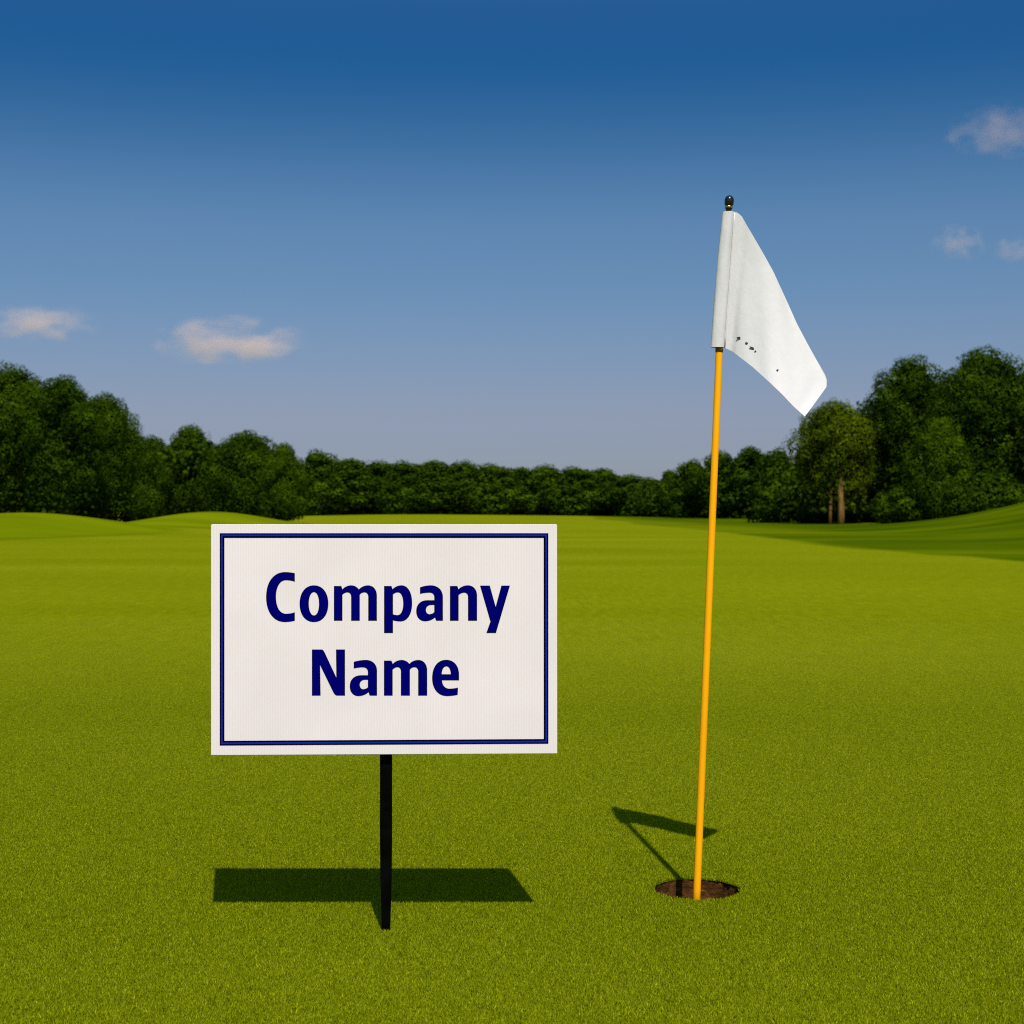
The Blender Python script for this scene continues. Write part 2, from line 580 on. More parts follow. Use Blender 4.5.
def make_tree(name, H, W, base, lobes, per_lobe, leaf, kind, seed, lm=None, bk=None, back=0.0):
    root = empty(name, (0, 0, 0))
    c = link('crown', crown_mesh('crown', H, W, base, lobes, per_lobe, leaf, kind, seed, back), lm or m_leaf, root)
    t = link('trunk', trunk_mesh('trunk', H, H * .022, 7, seed, W * .36), bk or m_bark, root)
    root['H'], root['W'] = H, W
    return root

def copy_tree(o):
    c = o.copy()
    C.objects.link(c)
    for ch in o.children:
        k = ch.copy()
        C.objects.link(k)
        k.parent = c
    return c

protos = {}
used = set()
def place(kind, px, top, wpx, y, label, cat='tree', group=None, rz=None):
    """stand a tree of prototype kind at distance y so that it covers wpx pixels and reaches up to row top"""
    key, args = KINDS[kind]
    if kind not in protos:
        protos[kind] = make_tree(key, *args[:-2], lm=args[-2], bk=args[-1])
        o = protos[kind]
    else:
        o = copy_tree(protos[kind])
    x = (px - 512) / FPX * y
    z = gz(x, y)
    Hh = EYE + (512 - top) / FPX * y - z
    Wd = wpx / FPX * y
    o.location = (x, y, z - .1)
    o.rotation_euler = (0, 0, random.Random(int(px * 7 + y)).uniform(0, 6.28) if rz is None else rz)
    o.scale = (Wd / protos[kind]['W'], Wd / protos[kind]['W'], Hh / protos[kind]['H'])
    tag(o, label, cat, group)
    return o

# name, (H, W, base, lobes, leaves per lobe, leaf size, kind, seed, leaf material, bark)
KINDS = {
 'tallA': ('broadleaf_tree', (13, 9, 1.7, 38, 1500, .17, 'tall', 11, None, None)),
 'tallB': ('broadleaf_tree', (13, 8, 1.7, 34, 1500, .17, 'tall', 23, None, None)),
 'tallC': ('broadleaf_tree', (13, 9.5, 1.5, 42, 1400, .18, 'tall', 37, None, None)),
 'roundA': ('rounded_tree', (8, 7.5, .5, 34, 1150, .16, 'round', 41, None, None)),
 'roundB': ('rounded_tree', (8, 7, .5, 30, 1150, .16, 'round', 57, None, None)),
 'farA': ('distant_tree', (10, 8, .1, 24, 520, .30, 'round', 61, None, None)),
 'farB': ('distant_tree', (10, 7.5, .1, 22, 520, .30, 'round', 73, None, None)),
 'farC': ('distant_tree', (10, 8.5, .1, 26, 520, .30, 'tall', 79, None, None)),
 'shrub': ('shrub', (3.5, 5, .0, 18, 700, .17, 'round', 83, None, None)),
}
GL = 'tall trees at the left edge of the course'
GR = 'tall trees at the right edge of the course'
GM = 'rounded trees behind the left mounds'
GF = 'low distant trees closing the far end of the green'
GQ = 'mid height trees behind the flagstick'
place('tallA', 12, 361, 120, 104, 'tall dark green tree at the left edge, tallest on the left side', group=GL)
place('tallB', 62, 372, 96, 100, 'tall green tree just right of the left-edge tree, its top slightly lower', group=GL)
place('tallC', 105, 389, 78, 106, 'third tall green tree from the left, stepping down to the rounded trees', group=GL)
place('roundA', 152, 432, 62, 118, 'narrow dark rounded tree in the dip beside the tall left trees', group=GM)
place('roundB', 190, 423, 74, 120, 'rounded green tree behind the grassy mound, left of the broad rounded tree', group=GM)
place('roundA', 246, 427, 92, 112, 'broad rounded green tree standing above the upper left corner of the sign', group=GM)
place('roundB', 284, 441, 52, 110, 'rounded dark tree at the right end of the left group', group=GM)
ords = ['first', 'second', 'third', 'fourth', 'fifth', 'sixth', 'seventh', 'eighth', 'ninth', 'tenth', 'eleventh', 'twelfth', 'thirteenth', 'fourteenth']
far = [(318, 450, 48), (350, 454, 44), (378, 458, 46), (404, 459, 42), (434, 459, 50), (463, 461, 44), (492, 460, 48), (521, 464, 44),
       (547, 463, 44), (575, 466, 46), (603, 468, 42), (630, 471, 40), (650, 475, 42), (665, 480, 34)]
for i, (px, tp, wp) in enumerate(far):
    place(('farA', 'farB', 'farC')[i % 3], px, tp - 1.5 + (i * 29 % 5), wp * (1.45 + .1 * (i * 7 % 4)), 268 + (i * 37 % 11), f'{ords[i]} tree from the left in the low distant row above the sign', group=GF)
mids = [(669, 468, 28, 225, 'small round tree at the left end of the row behind the flagstick'),
        (692, 458, 50, 200, 'dark round tree just left of the flagstick'),
        (720, 449, 56, 196, 'round tree directly behind the yellow flagstick'),
        (750, 444, 58, 192, 'first tree right of the flagstick in the mid height row'),
        (778, 446, 52, 188, 'second tree right of the flagstick in the mid height row'),
        (806, 450, 50, 180, 'dark tree just left of the tree with the bare pale trunk')]
for i, (px, tp, wp, y, lb) in enumerate(mids):
    place(('farB', 'farA', 'farC', 'farB', 'farA', 'farC')[i], px, tp, wp * 1.1, y, lb, group=GQ)
# the tree with the bare pale trunk
t = make_tree('pale_trunk_tree', 9.4, 6.6, 1.0, 50, 1000, .17, 'tall', 97, m_leaf_pale, m_bark_pale, 2.3)
x = (841 - 512) / FPX * 110
t.location = (x, 110, gz(x, 110) - .05)
for ch in list(t.children):
    if ch.name.startswith('trunk'): bpy.data.objects.remove(ch)
bm = bmesh.new()
tube(bm, [Vector((0, 0, -.4)), Vector((.02, 0, 1)), Vector((-.03, 0, 2.6)), Vector((.06, 0, 4.0)), Vector((.12, .3, 5.2)), Vector((.1, 1.6, 6.4)), Vector((.1, 2.4, 8.2))], [.28, .23, .19, .16, .12, .08, .04], 10)
for a, z0, ln in ((2.3, 3.0, 1.6), (.7, 4.0, 2.0), (2.0, 4.6, 2.0), (1.2, 5.0, 1.7)):
    tube(bm, [Vector((0, 0, z0)), Vector((math.cos(a) * ln * .5, math.sin(a) * ln * .5 + .1, z0 + ln * .5)), Vector((math.cos(a) * ln, math.sin(a) * ln + .2, z0 + ln * .9))], [.10, .07, .02], 6)
from_bm('trunk', bm, m_bark_pale, t, True)
bm = bmesh.new()
tube(bm, [Vector((-.75, .3, -.4)), Vector((-.7, .3, 1.5)), Vector((-.62, .4, 3.1)), Vector((-.5, .5, 4.6))], [.13, .11, .09, .03], 8)
s2 = from_bm('stem', bm, m_bark_pale, t, True)
tag(t, 'round pale green tree with a bare tan trunk showing below its crown', 'tree', GR)
place('tallB', 912, 352, 98, 113, 'tall dark broad-topped tree just right of the bare trunk tree', group=GR)
place('tallC', 985, 343, 128, 106, 'tallest and broadest dark green tree near the right edge', group=GR)
place('tallA', 1062, 352, 120, 103, 'tall tree cut off by the right edge of the photo', group=GR)
place('roundB', 940, 415, 74, 103, 'lower lighter tree in front of the two tallest right trees', group=GR)
# low shrubs along the wood's edge
sh = [(868, 488, 60, 116, 'low dark shrub at the foot of the trees right of the bare trunk'),
      (815, 486, 44, 118, 'low dark shrub just left of the bare tan trunk'),
      (902, 484, 62, 104, 'dark shrub under the tall tree right of the bare trunk'),
      (985, 470, 90, 98, 'broad dark shrub above the grassy bank at the right')]
for px, tp, wp, y, lb in sh:
    place('shrub', px, tp, wp, y, lb, 'shrub', 'shrubs at the foot of the trees')

# the wood behind the front trees: one mass
def wood(spec, seed, lm):
    global rng
    rng = np.random.default_rng(seed)
    P_, N_, S_, T_ = [], [], [], []
    for (px, top, y) in spec:
        x = (px - 512) / FPX * y
        Hh = EYE + (512 - top) / FPX * y - gz(x, y)
        for k in range(int(5 + Hh * .9)):
            lr = rng.uniform(.9, 1.7) * (1 + y / 500)
            zc = (k + .5) / (5 + Hh * .9) * (Hh - lr * .9)
            cpos = np.array([x + rng.uniform(-2.6, 2.6) * (y / 140), y + rng.uniform(-1.5, 1.5) + 4 * (1 - zc / Hh), gz(x, y) + zc])
            n = 240
            d = rand_dirs(n)
            P_.append(cpos + d * lr * (rng.uniform(.3, 1, n) ** .5)[:, None])
            nn = d + rand_dirs(n) * .7
            N_.append(nn / np.linalg.norm(nn, axis=1, keepdims=True))
            S_.append(np.full(n, .30 * (1 + y / 350)))
            T_.append(rng.uniform(0, .8, n))
    P_, N_, S_, T_ = map(np.concatenate, (P_, N_, S_, T_))
    v = leaf_quads(P_, N_, S_)
    me = np_mesh('woodland', v, np.arange(len(v)).reshape(-1, 4))
    at = me.attributes.new('tint', 'FLOAT', 'POINT')
    at.data.foreach_set('value', np.repeat(T_, 4).astype(np.float32))
    return link('woodland', me, lm)
spec = []
def prof(px, tab):
    for (a, ta), (b_, tb) in zip(tab, tab[1:]):
        if a <= px <= b_: return ta + (tb - ta) * (px - a) / (b_ - a)
left_t = [(-160, 362), (30, 366), (60, 372), (90, 390), (112, 410), (132, 436), (210, 428), (270, 432), (300, 446), (330, 460)]
right_t = [(790, 456), (862, 440), (882, 405), (894, 368), (930, 366), (1000, 356), (1180, 358)]
mid_t = [(655, 480), (675, 470), (700, 460), (760, 450), (850, 452)]
far_t = [(300, 452), (420, 457), (560, 461), (640, 469), (680, 480)]
for lo, hi, stp, tab, y in ((-150, 264, 18, left_t, 118), (-150, 264, 22, left_t, 128), (800, 1170, 18, right_t, 120), (800, 1170, 22, right_t, 130),
                            (660, 840, 15, mid_t, 205), (305, 680, 9, far_t, 282)):
    px = lo
    while px < hi:
        spec.append((px, prof(px, tab) + 6, y if y < 200 or px > 700 or y > 250 else y + 12))
        px += stp
wd = wood(spec, 5, m_leaf)
tag(wd, 'dense dark green wood behind the front trees around the course', 'woodland', kind='stuff')

# ------------------------------------------------------------------ clouds
def cloud(pa, wpx, hpx, label, dens, seed, dist=2600):
    m = bpy.data.materials.new('cloud_vapour')
    m.use_nodes = True
    nt = m.node_tree
    nt.nodes.remove(nt.nodes['Principled BSDF'])
    v = nt.nodes.new('ShaderNodeVolumePrincipled')
    v.inputs['Color'].default_value = (.95, .74, .74, 1)
    v.inputs['Anisotropy'].default_value = -.2
    t = nt.nodes.new('ShaderNodeTexCoord')
    mp = nt.nodes.new('ShaderNodeMapping')
    mp.inputs['Location'].default_value = (seed * 3.7, seed, 0)
    mp.inputs['Scale'].default_value = (2.2, 1.6, 1.5)
    nt.links.new(t.outputs['Object'], mp.inputs[0])
    nz = nt.nodes.new('ShaderNodeTexNoise')
    nz.inputs['Scale'].default_value = 1.2
    nz.inputs['Detail'].default_value = 2.5
    nz.inputs['Roughness'].default_value = .5
    nt.links.new(mp.outputs[0], nz.inputs['Vector'])
    ln = nt.nodes.new('ShaderNodeVectorMath'); ln.operation = 'LENGTH'
    nt.links.new(t.outputs['Object'], ln.inputs[0])
    # density = clamp((.95 - len + (noise-.5)*k) * gain)
    a = nt.nodes.new('ShaderNodeMath'); a.operation = 'MULTIPLY_ADD'
    nt.links.new(nz.outputs['Fac'], a.inputs[0]); a.inputs[1].default_value = 2.4; a.inputs[2].default_value = -.72
    s = nt.nodes.new('ShaderNodeMath'); s.operation = 'SUBTRACT'
    nt.links.new(a.outputs[0], s.inputs[0]); nt.links.new(ln.outputs['Value'], s.inputs[1])
    g_ = nt.nodes.new('ShaderNodeMapRange')
    g_.interpolation_type = 'SMOOTHSTEP'
    g_.inputs[1].default_value, g_.inputs[2].default_value = -.35, .45
    g_.inputs[3].default_value, g_.inputs[4].default_value = 0, dens
    nt.links.new(s.outputs[0], g_.inputs[0])
    # keep the hull itself empty
    e = nt.nodes.new('ShaderNodeMapRange')
    e.inputs[1].default_value, e.inputs[2].default_value = .75, 1.0
    e.inputs[3].default_value, e.inputs[4].default_value = 1, 0
    nt.links.new(ln.outputs['Value'], e.inputs[0])
    mu = nt.nodes.new('ShaderNodeMath'); mu.operation = 'MULTIPLY'
    nt.links.new(g_.outputs[0], mu.inputs[0]); nt.links.new(e.outputs[0], mu.inputs[1])
    nt.links.new(mu.outputs[0], v.inputs['Density'])
    nt.links.new(v.outputs[0], nt.nodes['Material Output'].inputs['Volume'])
    bm = bmesh.new()
    bmesh.ops.create_icosphere(bm, subdivisions=3, radius=1.02)
    o = from_bm('cloud', bm, m)
    o.location = P(pa[0], pa[1], dist)
    k = dist / FPX
    o.scale = (wpx * k / 2, wpx * k / 2 * .6, hpx * k / 2)
    tag(o, label, 'cloud', 'small pale clouds in the blue sky')
    return o
cloud((230, 342), 182, 58, 'flat pale cloud low in the sky between the left trees and the flag', .0115, 1)
cloud((38, 323), 140, 48, 'small pale cloud at the left edge just above the tall trees', .0095, 2)
cloud((996, 133), 120, 66, 'ragged faint cloud highest in the sky at the upper right', .0058, 3)
cloud((958, 243), 64, 44, 'small round faint cloud right of the flag', .0115, 4)
cloud((1014, 250), 60, 34, 'thin faint cloud at the right edge beside the small round cloud', .0085, 5)

# ------------------------------------------------------------------ the cup
cup = empty('golf_hole', (POLE.x, POLE.y, 0))
tag(cup, 'round hole cut in the green with brown soil walls around the flagstick', 'hole')
bm = bmesh.new()
prev = None
for j, z in enumerate([-.0015, -.006, -.012, -.02, -.03, -.04, -.052, -.066, -.085, -.11, -.15]):
    rw = []
    for k in range(NR):
        a = 2 * PI * k / NR
        r_ = cup_r(a) + .0015 + (0 if j == 0 else .0045 * noise.noise(Vector((math.cos(a) * 5, math.sin(a) * 5, z * 60))) + .0025 * noise.noise(Vector((math.cos(a) * 17, math.sin(a) * 17, z * 160))) - .01 * sm(0, .15, -z))
        rw.append(bm.verts.new((r_ * math.cos(a), r_ * math.sin(a), z)))
    if prev:
        for k in range(NR):
            bm.faces.new((prev[k], rw[k], rw[(k + 1) % NR], prev[(k + 1) % NR]))
    prev = rw
bm.faces.new(prev)
from_bm('soil_wall', bm, m_soil, cup, True)

# ------------------------------------------------------------------ flagstick
m_pole, nt, b = mat('yellow_fibreglass', (.93, .40, .004), .5, .12)
c = ramp_node(nt, noise_node(nt, 14, 4, pos(nt), (1, 1, .25)), [(.35, (.92, .37, .002)), (.65, (1.0, .43, .003))])
nt.links.new(c, b.inputs['Base Color'])
m_black, nt, b = mat('black_plastic', (.008, .008, .009), .28, .5)
m_brass, nt, b = mat('brass', (.6, .42, .16), .3)
b.inputs['Metallic'].default_value = 1
m_cloth, nt, b = mat('white_flag_cloth', (.80, .79, .77), .85, .15)
p = N(nt, 'ShaderNodeTexCoord').outputs['Object']
c = ramp_node(nt, noise_node(nt, 4, 3, p, None, .5), [(.3, (.61, .585, .605)), (.6, (.655, .63, .65))])
nt.links.new(c, b.inputs['Base Color'])
wv = noise_node(nt, 1, 5, p, (16, 8, 7), .55)
bump(nt, b, wv, .4, .010)
m_stain, nt, b = mat('dark_stain', (.03, .03, .045), .8, .2)
m_ferrule, nt, b = mat('brown_tape', (.20, .09, .02), .6, .3)

YP = 3.502
bot, top = P(697, 889, YP), P(729, 200, YP)
ax = (top - bot)
pole_root = empty('golf_flagstick', (POLE.x, POLE.y, 0))
tag(pole_root, 'leaning yellow flagstick with black knob and plain white flag, standing in the hole', 'flagstick')
O = Vector((POLE.x, POLE.y, 0))
def onpole(py):
    px = 697 + 22.3 * (889 - py) / 541 if py > 348 else 719.3 + 10 * (348 - py) / 148
    return P(px, py, YP)
bm = bmesh.new()
pp = [onpole(y) - O for y in (935, 889, 800, 700, 600, 500, 400, 350, 280, 213)]
tube(bm, pp, [.0088, .0088, .0087, .0086, .0085, .0084, .0083, .0082, .0081, .008], 20)
from_bm('pole', bm, m_pole, pole_root, True)
bm = bmesh.new()
tube(bm, [onpole(y) - O for y in (352, 345)], [.0091, .0091], 20)
from_bm('tape_band', bm, m_ferrule, pole_root, True)
# knob: neck, ring, rounded cap (lathe along the pole axis)
def lathe(prof_, n=20):
    bm = bmesh.new()
    tube(bm, [onpole(y) - O for y, r_ in prof_], [r_ for y, r_ in prof_], n)
    return bm
kx = YP / FPX
knob = from_bm('knob', lathe([(212.5, 2.6 * kx), (209, 2.9 * kx), (208.8, 3.6 * kx), (205.2, 3.7 * kx), (204.6, 4.5 * kx), (200.5, 4.7 * kx), (198.5, 4.3 * kx), (197, 3.5 * kx), (195.9, 2.2 * kx), (195.4, .8 * kx)]), m_black, pole_root, True)
from_bm('brass_ring', lathe([(208.0, 3.75 * kx), (207.8, 4.0 * kx), (206.4, 4.0 * kx), (206.2, 3.75 * kx)]), m_brass, knob, True)

# flag sheet
def poly_at(tab, u):
    ds = [0]
    for a, b_ in zip(tab, tab[1:]): ds.append(ds[-1] + math.hypot(b_[0] - a[0], b_[1] - a[1]))
    s_ = u * ds[-1]
    for i in range(len(tab) - 1):
        if s_ <= ds[i + 1] + 1e-9:
            f = (s_ - ds[i]) / (ds[i + 1] - ds[i])
            return (tab[i][0] + (tab[i + 1][0] - tab[i][0]) * f, tab[i][1] + (tab[i + 1][1] - tab[i][1]) * f)
topE = [(733.5, 212.2), (737.4, 212.5), (741.5, 216), (745, 222), (752, 234), (763, 253), (773, 271), (785, 297), (797, 324), (807, 343), (817, 361), (825, 375)]
botE = [(724, 347.8), (733, 352), (742, 359), (753, 367.5), (768, 381), (782.6, 395), (794, 407), (804.8, 416.6)]
leftE = [(733.5, 212.2), (728.8, 280), (724, 347.5)]
flyE = [(825, 375), (826.6, 380), (826.4, 387), (820, 396), (812, 407), (804.8, 416.6)]
NU, NV = 56, 44
def flag_depth(u, v):
    y = .004 * math.sin(u * 5.5 + v * 1.4) * min(1, u * 3) - .105 * u * (.32 + .68 * v)
    y += .0016 * math.sin(u * 17 - v * 6 + 1) * min(1, u * 2.5)
    y += .006 * math.exp(-((u - .07) / .04) ** 2) * (.6 + .4 * v)      # groove beside the seam
    y += .004 * math.exp(-(((u - .93) / .05) ** 2)) * v                 # turned fly end
    return y
def flag_pt(u, v):
    tx, bx, lx, rx = poly_at(topE, u), poly_at(botE, u), poly_at(leftE, v), poly_at(flyE, v)
    x = (1 - v) * tx[0] + v * bx[0] + (1 - u) * lx[0] + u * rx[0] - ((1 - u) * (1 - v) * topE[0][0] + u * (1 - v) * topE[-1][0] + (1 - u) * v * botE[0][0] + u * v * botE[-1][0])
    y = (1 - v) * tx[1] + v * bx[1] + (1 - u) * lx[1] + u * rx[1] - ((1 - u) * (1 - v) * topE[0][1] + u * (1 - v) * topE[-1][1] + (1 - u) * v * botE[0][1] + u * v * botE[-1][1])
    return P(x, y, YP + flag_depth(u, v) - .004)
bm = bmesh.new()
gv = [[bm.verts.new(flag_pt(i / NU, j / NV) - O) for i in range(NU + 1)] for j in range(NV + 1)]
for j in range(NV):
    for i in range(NU):
        bm.faces.new((gv[j][i], gv[j + 1][i], gv[j + 1][i + 1], gv[j][i + 1]))
flag = from_bm('flag', bm, m_cloth, pole_root, True)
sd = flag.modifiers.new('thickness', 'SOLIDIFY')
sd.thickness = .0007
sd.offset = 0
es = flag.modifiers.new('crisp_hem', 'EDGE_SPLIT')
es.split_angle = R(50)
# sleeve wrapped round the pole: flattened tube, seam ridge on its right side
bm = bmesh.new()
rows = []
for j in range(25):
    t = j / 24
    py = 212 + 135.5 * t
    xl, xr = 722.3 - 11.6 * t - .8 * math.sin(t * PI), 735.2 - 9.6 * t
    cx_, hw = (xl + xr) / 2, (xr - xl) / 2 * kx
    c0 = P(cx_, py, YP)
    row = []
    for k in range(24):
        a = 2 * PI * k / 24
        r2 = .0125 + .0008 * math.sin(t * 9 + k)
        row.append(bm.verts.new(Vector((c0.x + math.cos(a) * hw, c0.y + math.sin(a) * r2 * (1 if math.cos(a) < .4 else max(.55, 1.3 - .9 * math.cos(a))), c0.z)) - O))
    rows.append(row)
for r0, r1 in zip(rows, rows[1:]):
    for k in range(24): bm.faces.new((r0[k], r0[(k + 1) % 24], r1[(k + 1) % 24], r1[k]))
bmesh.ops.recalc_face_normals(bm, faces=bm.faces)
slv = from_bm('sleeve', bm, m_cloth, flag, True)
sd = slv.modifiers.new('thickness', 'SOLIDIFY'); sd.thickness = .0007
es = slv.modifiers.new('crisp_hem', 'EDGE_SPLIT'); es.split_angle = R(50)
bm = bmesh.new()
tube(bm, [P(734.6 - 9.8 * t, 213 + 134 * t, YP - .0062) - O for t in [i / 12 for i in range(13)]], [.0016] * 13, 8)
from_bm('seam', bm, m_cloth, flag, True)
# dark specks on the cloth
def speck(cx_, cy_, rx, ry, rot):
    best = min(((flag_pt(i / 80, j / 60), i, j) for i in range(81) for j in range(61)),
               key=lambda q: (512 + q[0].x / q[0].y * FPX - cx_) ** 2 + (512 - (q[0].z - EYE) / q[0].y * FPX - cy_) ** 2)[0]
    bm = bmesh.new()
    f, g_ = [], []
    for k in range(10):
        a = 2 * PI * k / 10
        dx, dz = math.cos(a) * rx, math.sin(a) * ry
        k2 = 1 + .25 * math.sin(3 * a + cx_)
        c_ = Vector((best.x + (dx * math.cos(rot) - dz * math.sin(rot)) * kx * k2, best.y - .0024, best.z + (dx * math.sin(rot) + dz * math.cos(rot)) * kx * k2)) - O
        f.append(bm.verts.new(c_)); g_.append(bm.verts.new(c_ + Vector((0, .0016, 0))))
    bm.faces.new(f); bm.faces.new(g_[::-1])
    for k in range(10): bm.faces.new((f[k], g_[k], g_[(k + 1) % 10], f[(k + 1) % 10]))
    bmesh.ops.recalc_face_normals(bm, faces=bm.faces)
    from_bm('speck', bm, m_stain, flag)
for s in ((739.2, 338.5, 2.0, 1.3, -.3), (746.3, 343.8, 1.4, .8, -.6), (751.6, 347.6, 2.6, 1.0, -.6), (755.2, 351, 1.0, .6, -.5), (778, 370, 1.0, .9, 0)):
    speck(*s)

# ------------------------------------------------------------------ sign
m_panel, nt, b = mat('white_corrugated_plastic', (.83, .79, .75), .5, .3)
p = N(nt, 'ShaderNodeTexCoord').outputs['Object']
wn = N(nt, 'ShaderNodeTexWave', wave_type='BANDS', bands_direction='X')
wn.inputs['Scale'].default_value = 55
wn.inputs['Distortion'].default_value = .3
nt.links.new(p, wn.inputs[0])
c = ramp_node(nt, wn.outputs['Fac'], [(.2, (.79, .70, .71)), (.8, (.82, .735, .75))])
c = mix(nt, c, ramp_node(nt, noise_node(nt, 5, 5, p), [(.35, (.96, .96, .955)), (.65, (1.02, 1.02, 1.02))]), 1.0, 'MULTIPLY')
nt.links.new(c, b.inputs['Base Color'])
bump(nt, b, wn.outputs['Fac'], .12, .001)
m_navy, nt, b = mat('navy_ink', (.0006, .0006, .135), .6, 0)
m_ink, nt, b = mat('dark_ink', (.001, .001, .010), .6, 0)
m_blue, nt, b = mat('bright_blue_ink', (.008, .02, .30), .6, 0)
m_stake, nt, b = mat('black_metal', (.002, .002, .002), .6, .02)
c = ramp_node(nt, noise_node(nt, 30, 4, pos(nt)), [(.35, (.0012, .0012, .001)), (.7, (.003, .003, .003))])
nt.links.new(c, b.inputs['Base Color'])

YS = 1350 / 419.5
SB = P(385.3, 930, YS)
sign = empty('yard_sign', (SB.x, YS + .005, 0))
tag(sign, 'white rectangular yard sign with navy border and lettering on a black stake', 'sign')
O = Vector(sign.location)
YF = YS - .012                               # front face of the panel
def F(px, py, dy=0):
    q = P(px, py, YF)
    q.y += dy
    return q - O
bm = bmesh.new()
cs = [F(211, 524.3), F(557, 524.3), F(557.2, 753.8), F(211, 755.5)]
f0 = [bm.verts.new(c_) for c_ in cs]
f1 = [bm.verts.new(c_ + Vector((0, .010, 0))) for c_ in cs]
bm.faces.new(f0[::-1]); bm.faces.new(f1)
for k in range(4): bm.faces.new((f0[k], f0[(k + 1) % 4], f1[(k + 1) % 4], f1[k]))
bmesh.ops.recalc_face_normals(bm, faces=bm.faces)
bmesh.ops.bevel(bm, geom=list(bm.edges), offset=.0012, segments=2, affect='EDGES')
panel = from_bm('panel', bm, m_panel, sign)

def ring_mesh(o, i, dy, th):
    """rectangular line: outer corners o, inner corners i (pixels)"""
    bm = bmesh.new()
    vo = [bm.verts.new(F(*q, dy)) for q in o]
    vi = [bm.verts.new(F(*q, dy)) for q in i]
    vo2 = [bm.verts.new(v.co + Vector((0, th, 0))) for v in vo]
    vi2 = [bm.verts.new(v.co + Vector((0, th, 0))) for v in vi]
    for k in range(4):
        n = (k + 1) % 4
        bm.faces.new((vo[k], vo[n], vi[n], vi[k]))
        bm.faces.new((vo[k], vo2[k], vo2[n], vo[n]))
        bm.faces.new((vi[k], vi[n], vi2[n], vi2[k]))
    bmesh.ops.recalc_face_normals(bm, faces=bm.faces)
    return bm
def rect(a): return [(219.8 + a, 533.2 + a), (548.3 - a, 533.2 + a), (548.4 - a, 743.6 - a), (219.8 + a, 745.4 - a)]
from_bm('border', ring_mesh(rect(0), rect(4.6), -.0006, .0006), m_ink, panel)
from_bm('border_line', ring_mesh(rect(1.3), rect(2.9), -.0010, .0004), m_blue, panel)

# letters drawn as outlines: ('L', x, y) line, ('Q', cx, cy, x, y) rounded corner
K = .60
GA = {  # "Company", traced in a frame 7.314 units per pixel, offset per glyph frame
 'C': (250, [[(328, 97), ('L', 328, 158), ('Q', 300, 147, 262, 147), ('Q', 190, 147, 190, 270), ('Q', 190, 393, 262, 393), ('Q', 300, 393, 328, 382), ('L', 328, 443), ('Q', 295, 453, 255, 453), ('Q', 118, 453, 118, 270), ('Q', 118, 88, 255, 88), ('Q', 295, 88, 328, 97)]]),
 'o': (250, [[(468, 185), ('Q', 573, 185, 573, 319), ('Q', 573, 453, 468, 453), ('Q', 363, 453, 363, 319), ('Q', 363, 185, 468, 185)],
             [(468, 234), ('Q', 430, 234, 430, 319), ('Q', 430, 405, 468, 405), ('Q', 505, 405, 505, 319), ('Q', 505, 234, 468, 234)]]),
 'm': (250, [[(614, 190), ('L', 668, 190), ('L', 676, 215), ('Q', 700, 185, 740, 185), ('Q', 776, 185, 797, 215), ('Q', 822, 185, 862, 185), ('Q', 928, 185, 928, 262), ('L', 928, 443), ('L', 865, 443), ('L', 865, 268), ('Q', 865, 236, 838, 236), ('Q', 812, 236, 803, 254), ('L', 803, 443), ('L', 740, 443), ('L', 740, 268), ('Q', 740, 236, 713, 236), ('Q', 690, 236, 676, 254), ('L', 676, 443), ('L', 614, 443)]]),
 'p': (380, [[(30, 190), ('L', 84, 190), ('L', 92, 214), ('Q', 115, 185, 158, 185), ('Q', 235, 185, 235, 315), ('Q', 235, 448, 150, 448), ('Q', 115, 448, 95, 440), ('L', 95, 533), ('L', 30, 533)],
             [(95, 252), ('Q', 108, 236, 132, 236), ('Q', 170, 236, 170, 318), ('Q', 170, 403, 128, 403), ('Q', 108, 403, 95, 396)]]),
 'a': (380, [[(293, 200), ('Q', 330, 185, 370, 185), ('Q', 460, 185, 460, 272), ('L', 460, 443), ('L', 410, 443), ('L', 402, 419), ('Q', 375, 447, 330, 447), ('Q', 265, 447, 265, 372), ('Q', 265, 294, 345, 294), ('L', 397, 294), ('L', 397, 270), ('Q', 397, 238, 362, 238), ('Q', 325, 238, 293, 247)],
             [(397, 328), ('L', 375, 328), ('Q', 336, 328, 336, 364), ('Q', 336, 396, 362, 396), ('Q', 384, 396, 397, 380)]]),
 'n': (380, [[(512, 190), ('L', 566, 190), ('L', 574, 214), ('Q', 600, 185, 642, 185), ('Q', 710, 185, 710, 262), ('L', 710, 443), ('L', 644, 443), ('L', 644, 270), ('Q', 644, 238, 616, 238), ('Q', 592, 238, 575, 256), ('L', 575, 443), ('L', 512, 443)]]),
 'y': (380, [[(732, 187), ('L', 803, 187), ('L', 846, 342), ('L', 888, 187), ('L', 950, 187), ('L', 848, 533), ('L', 778, 533), ('L', 808, 450)]]),
}
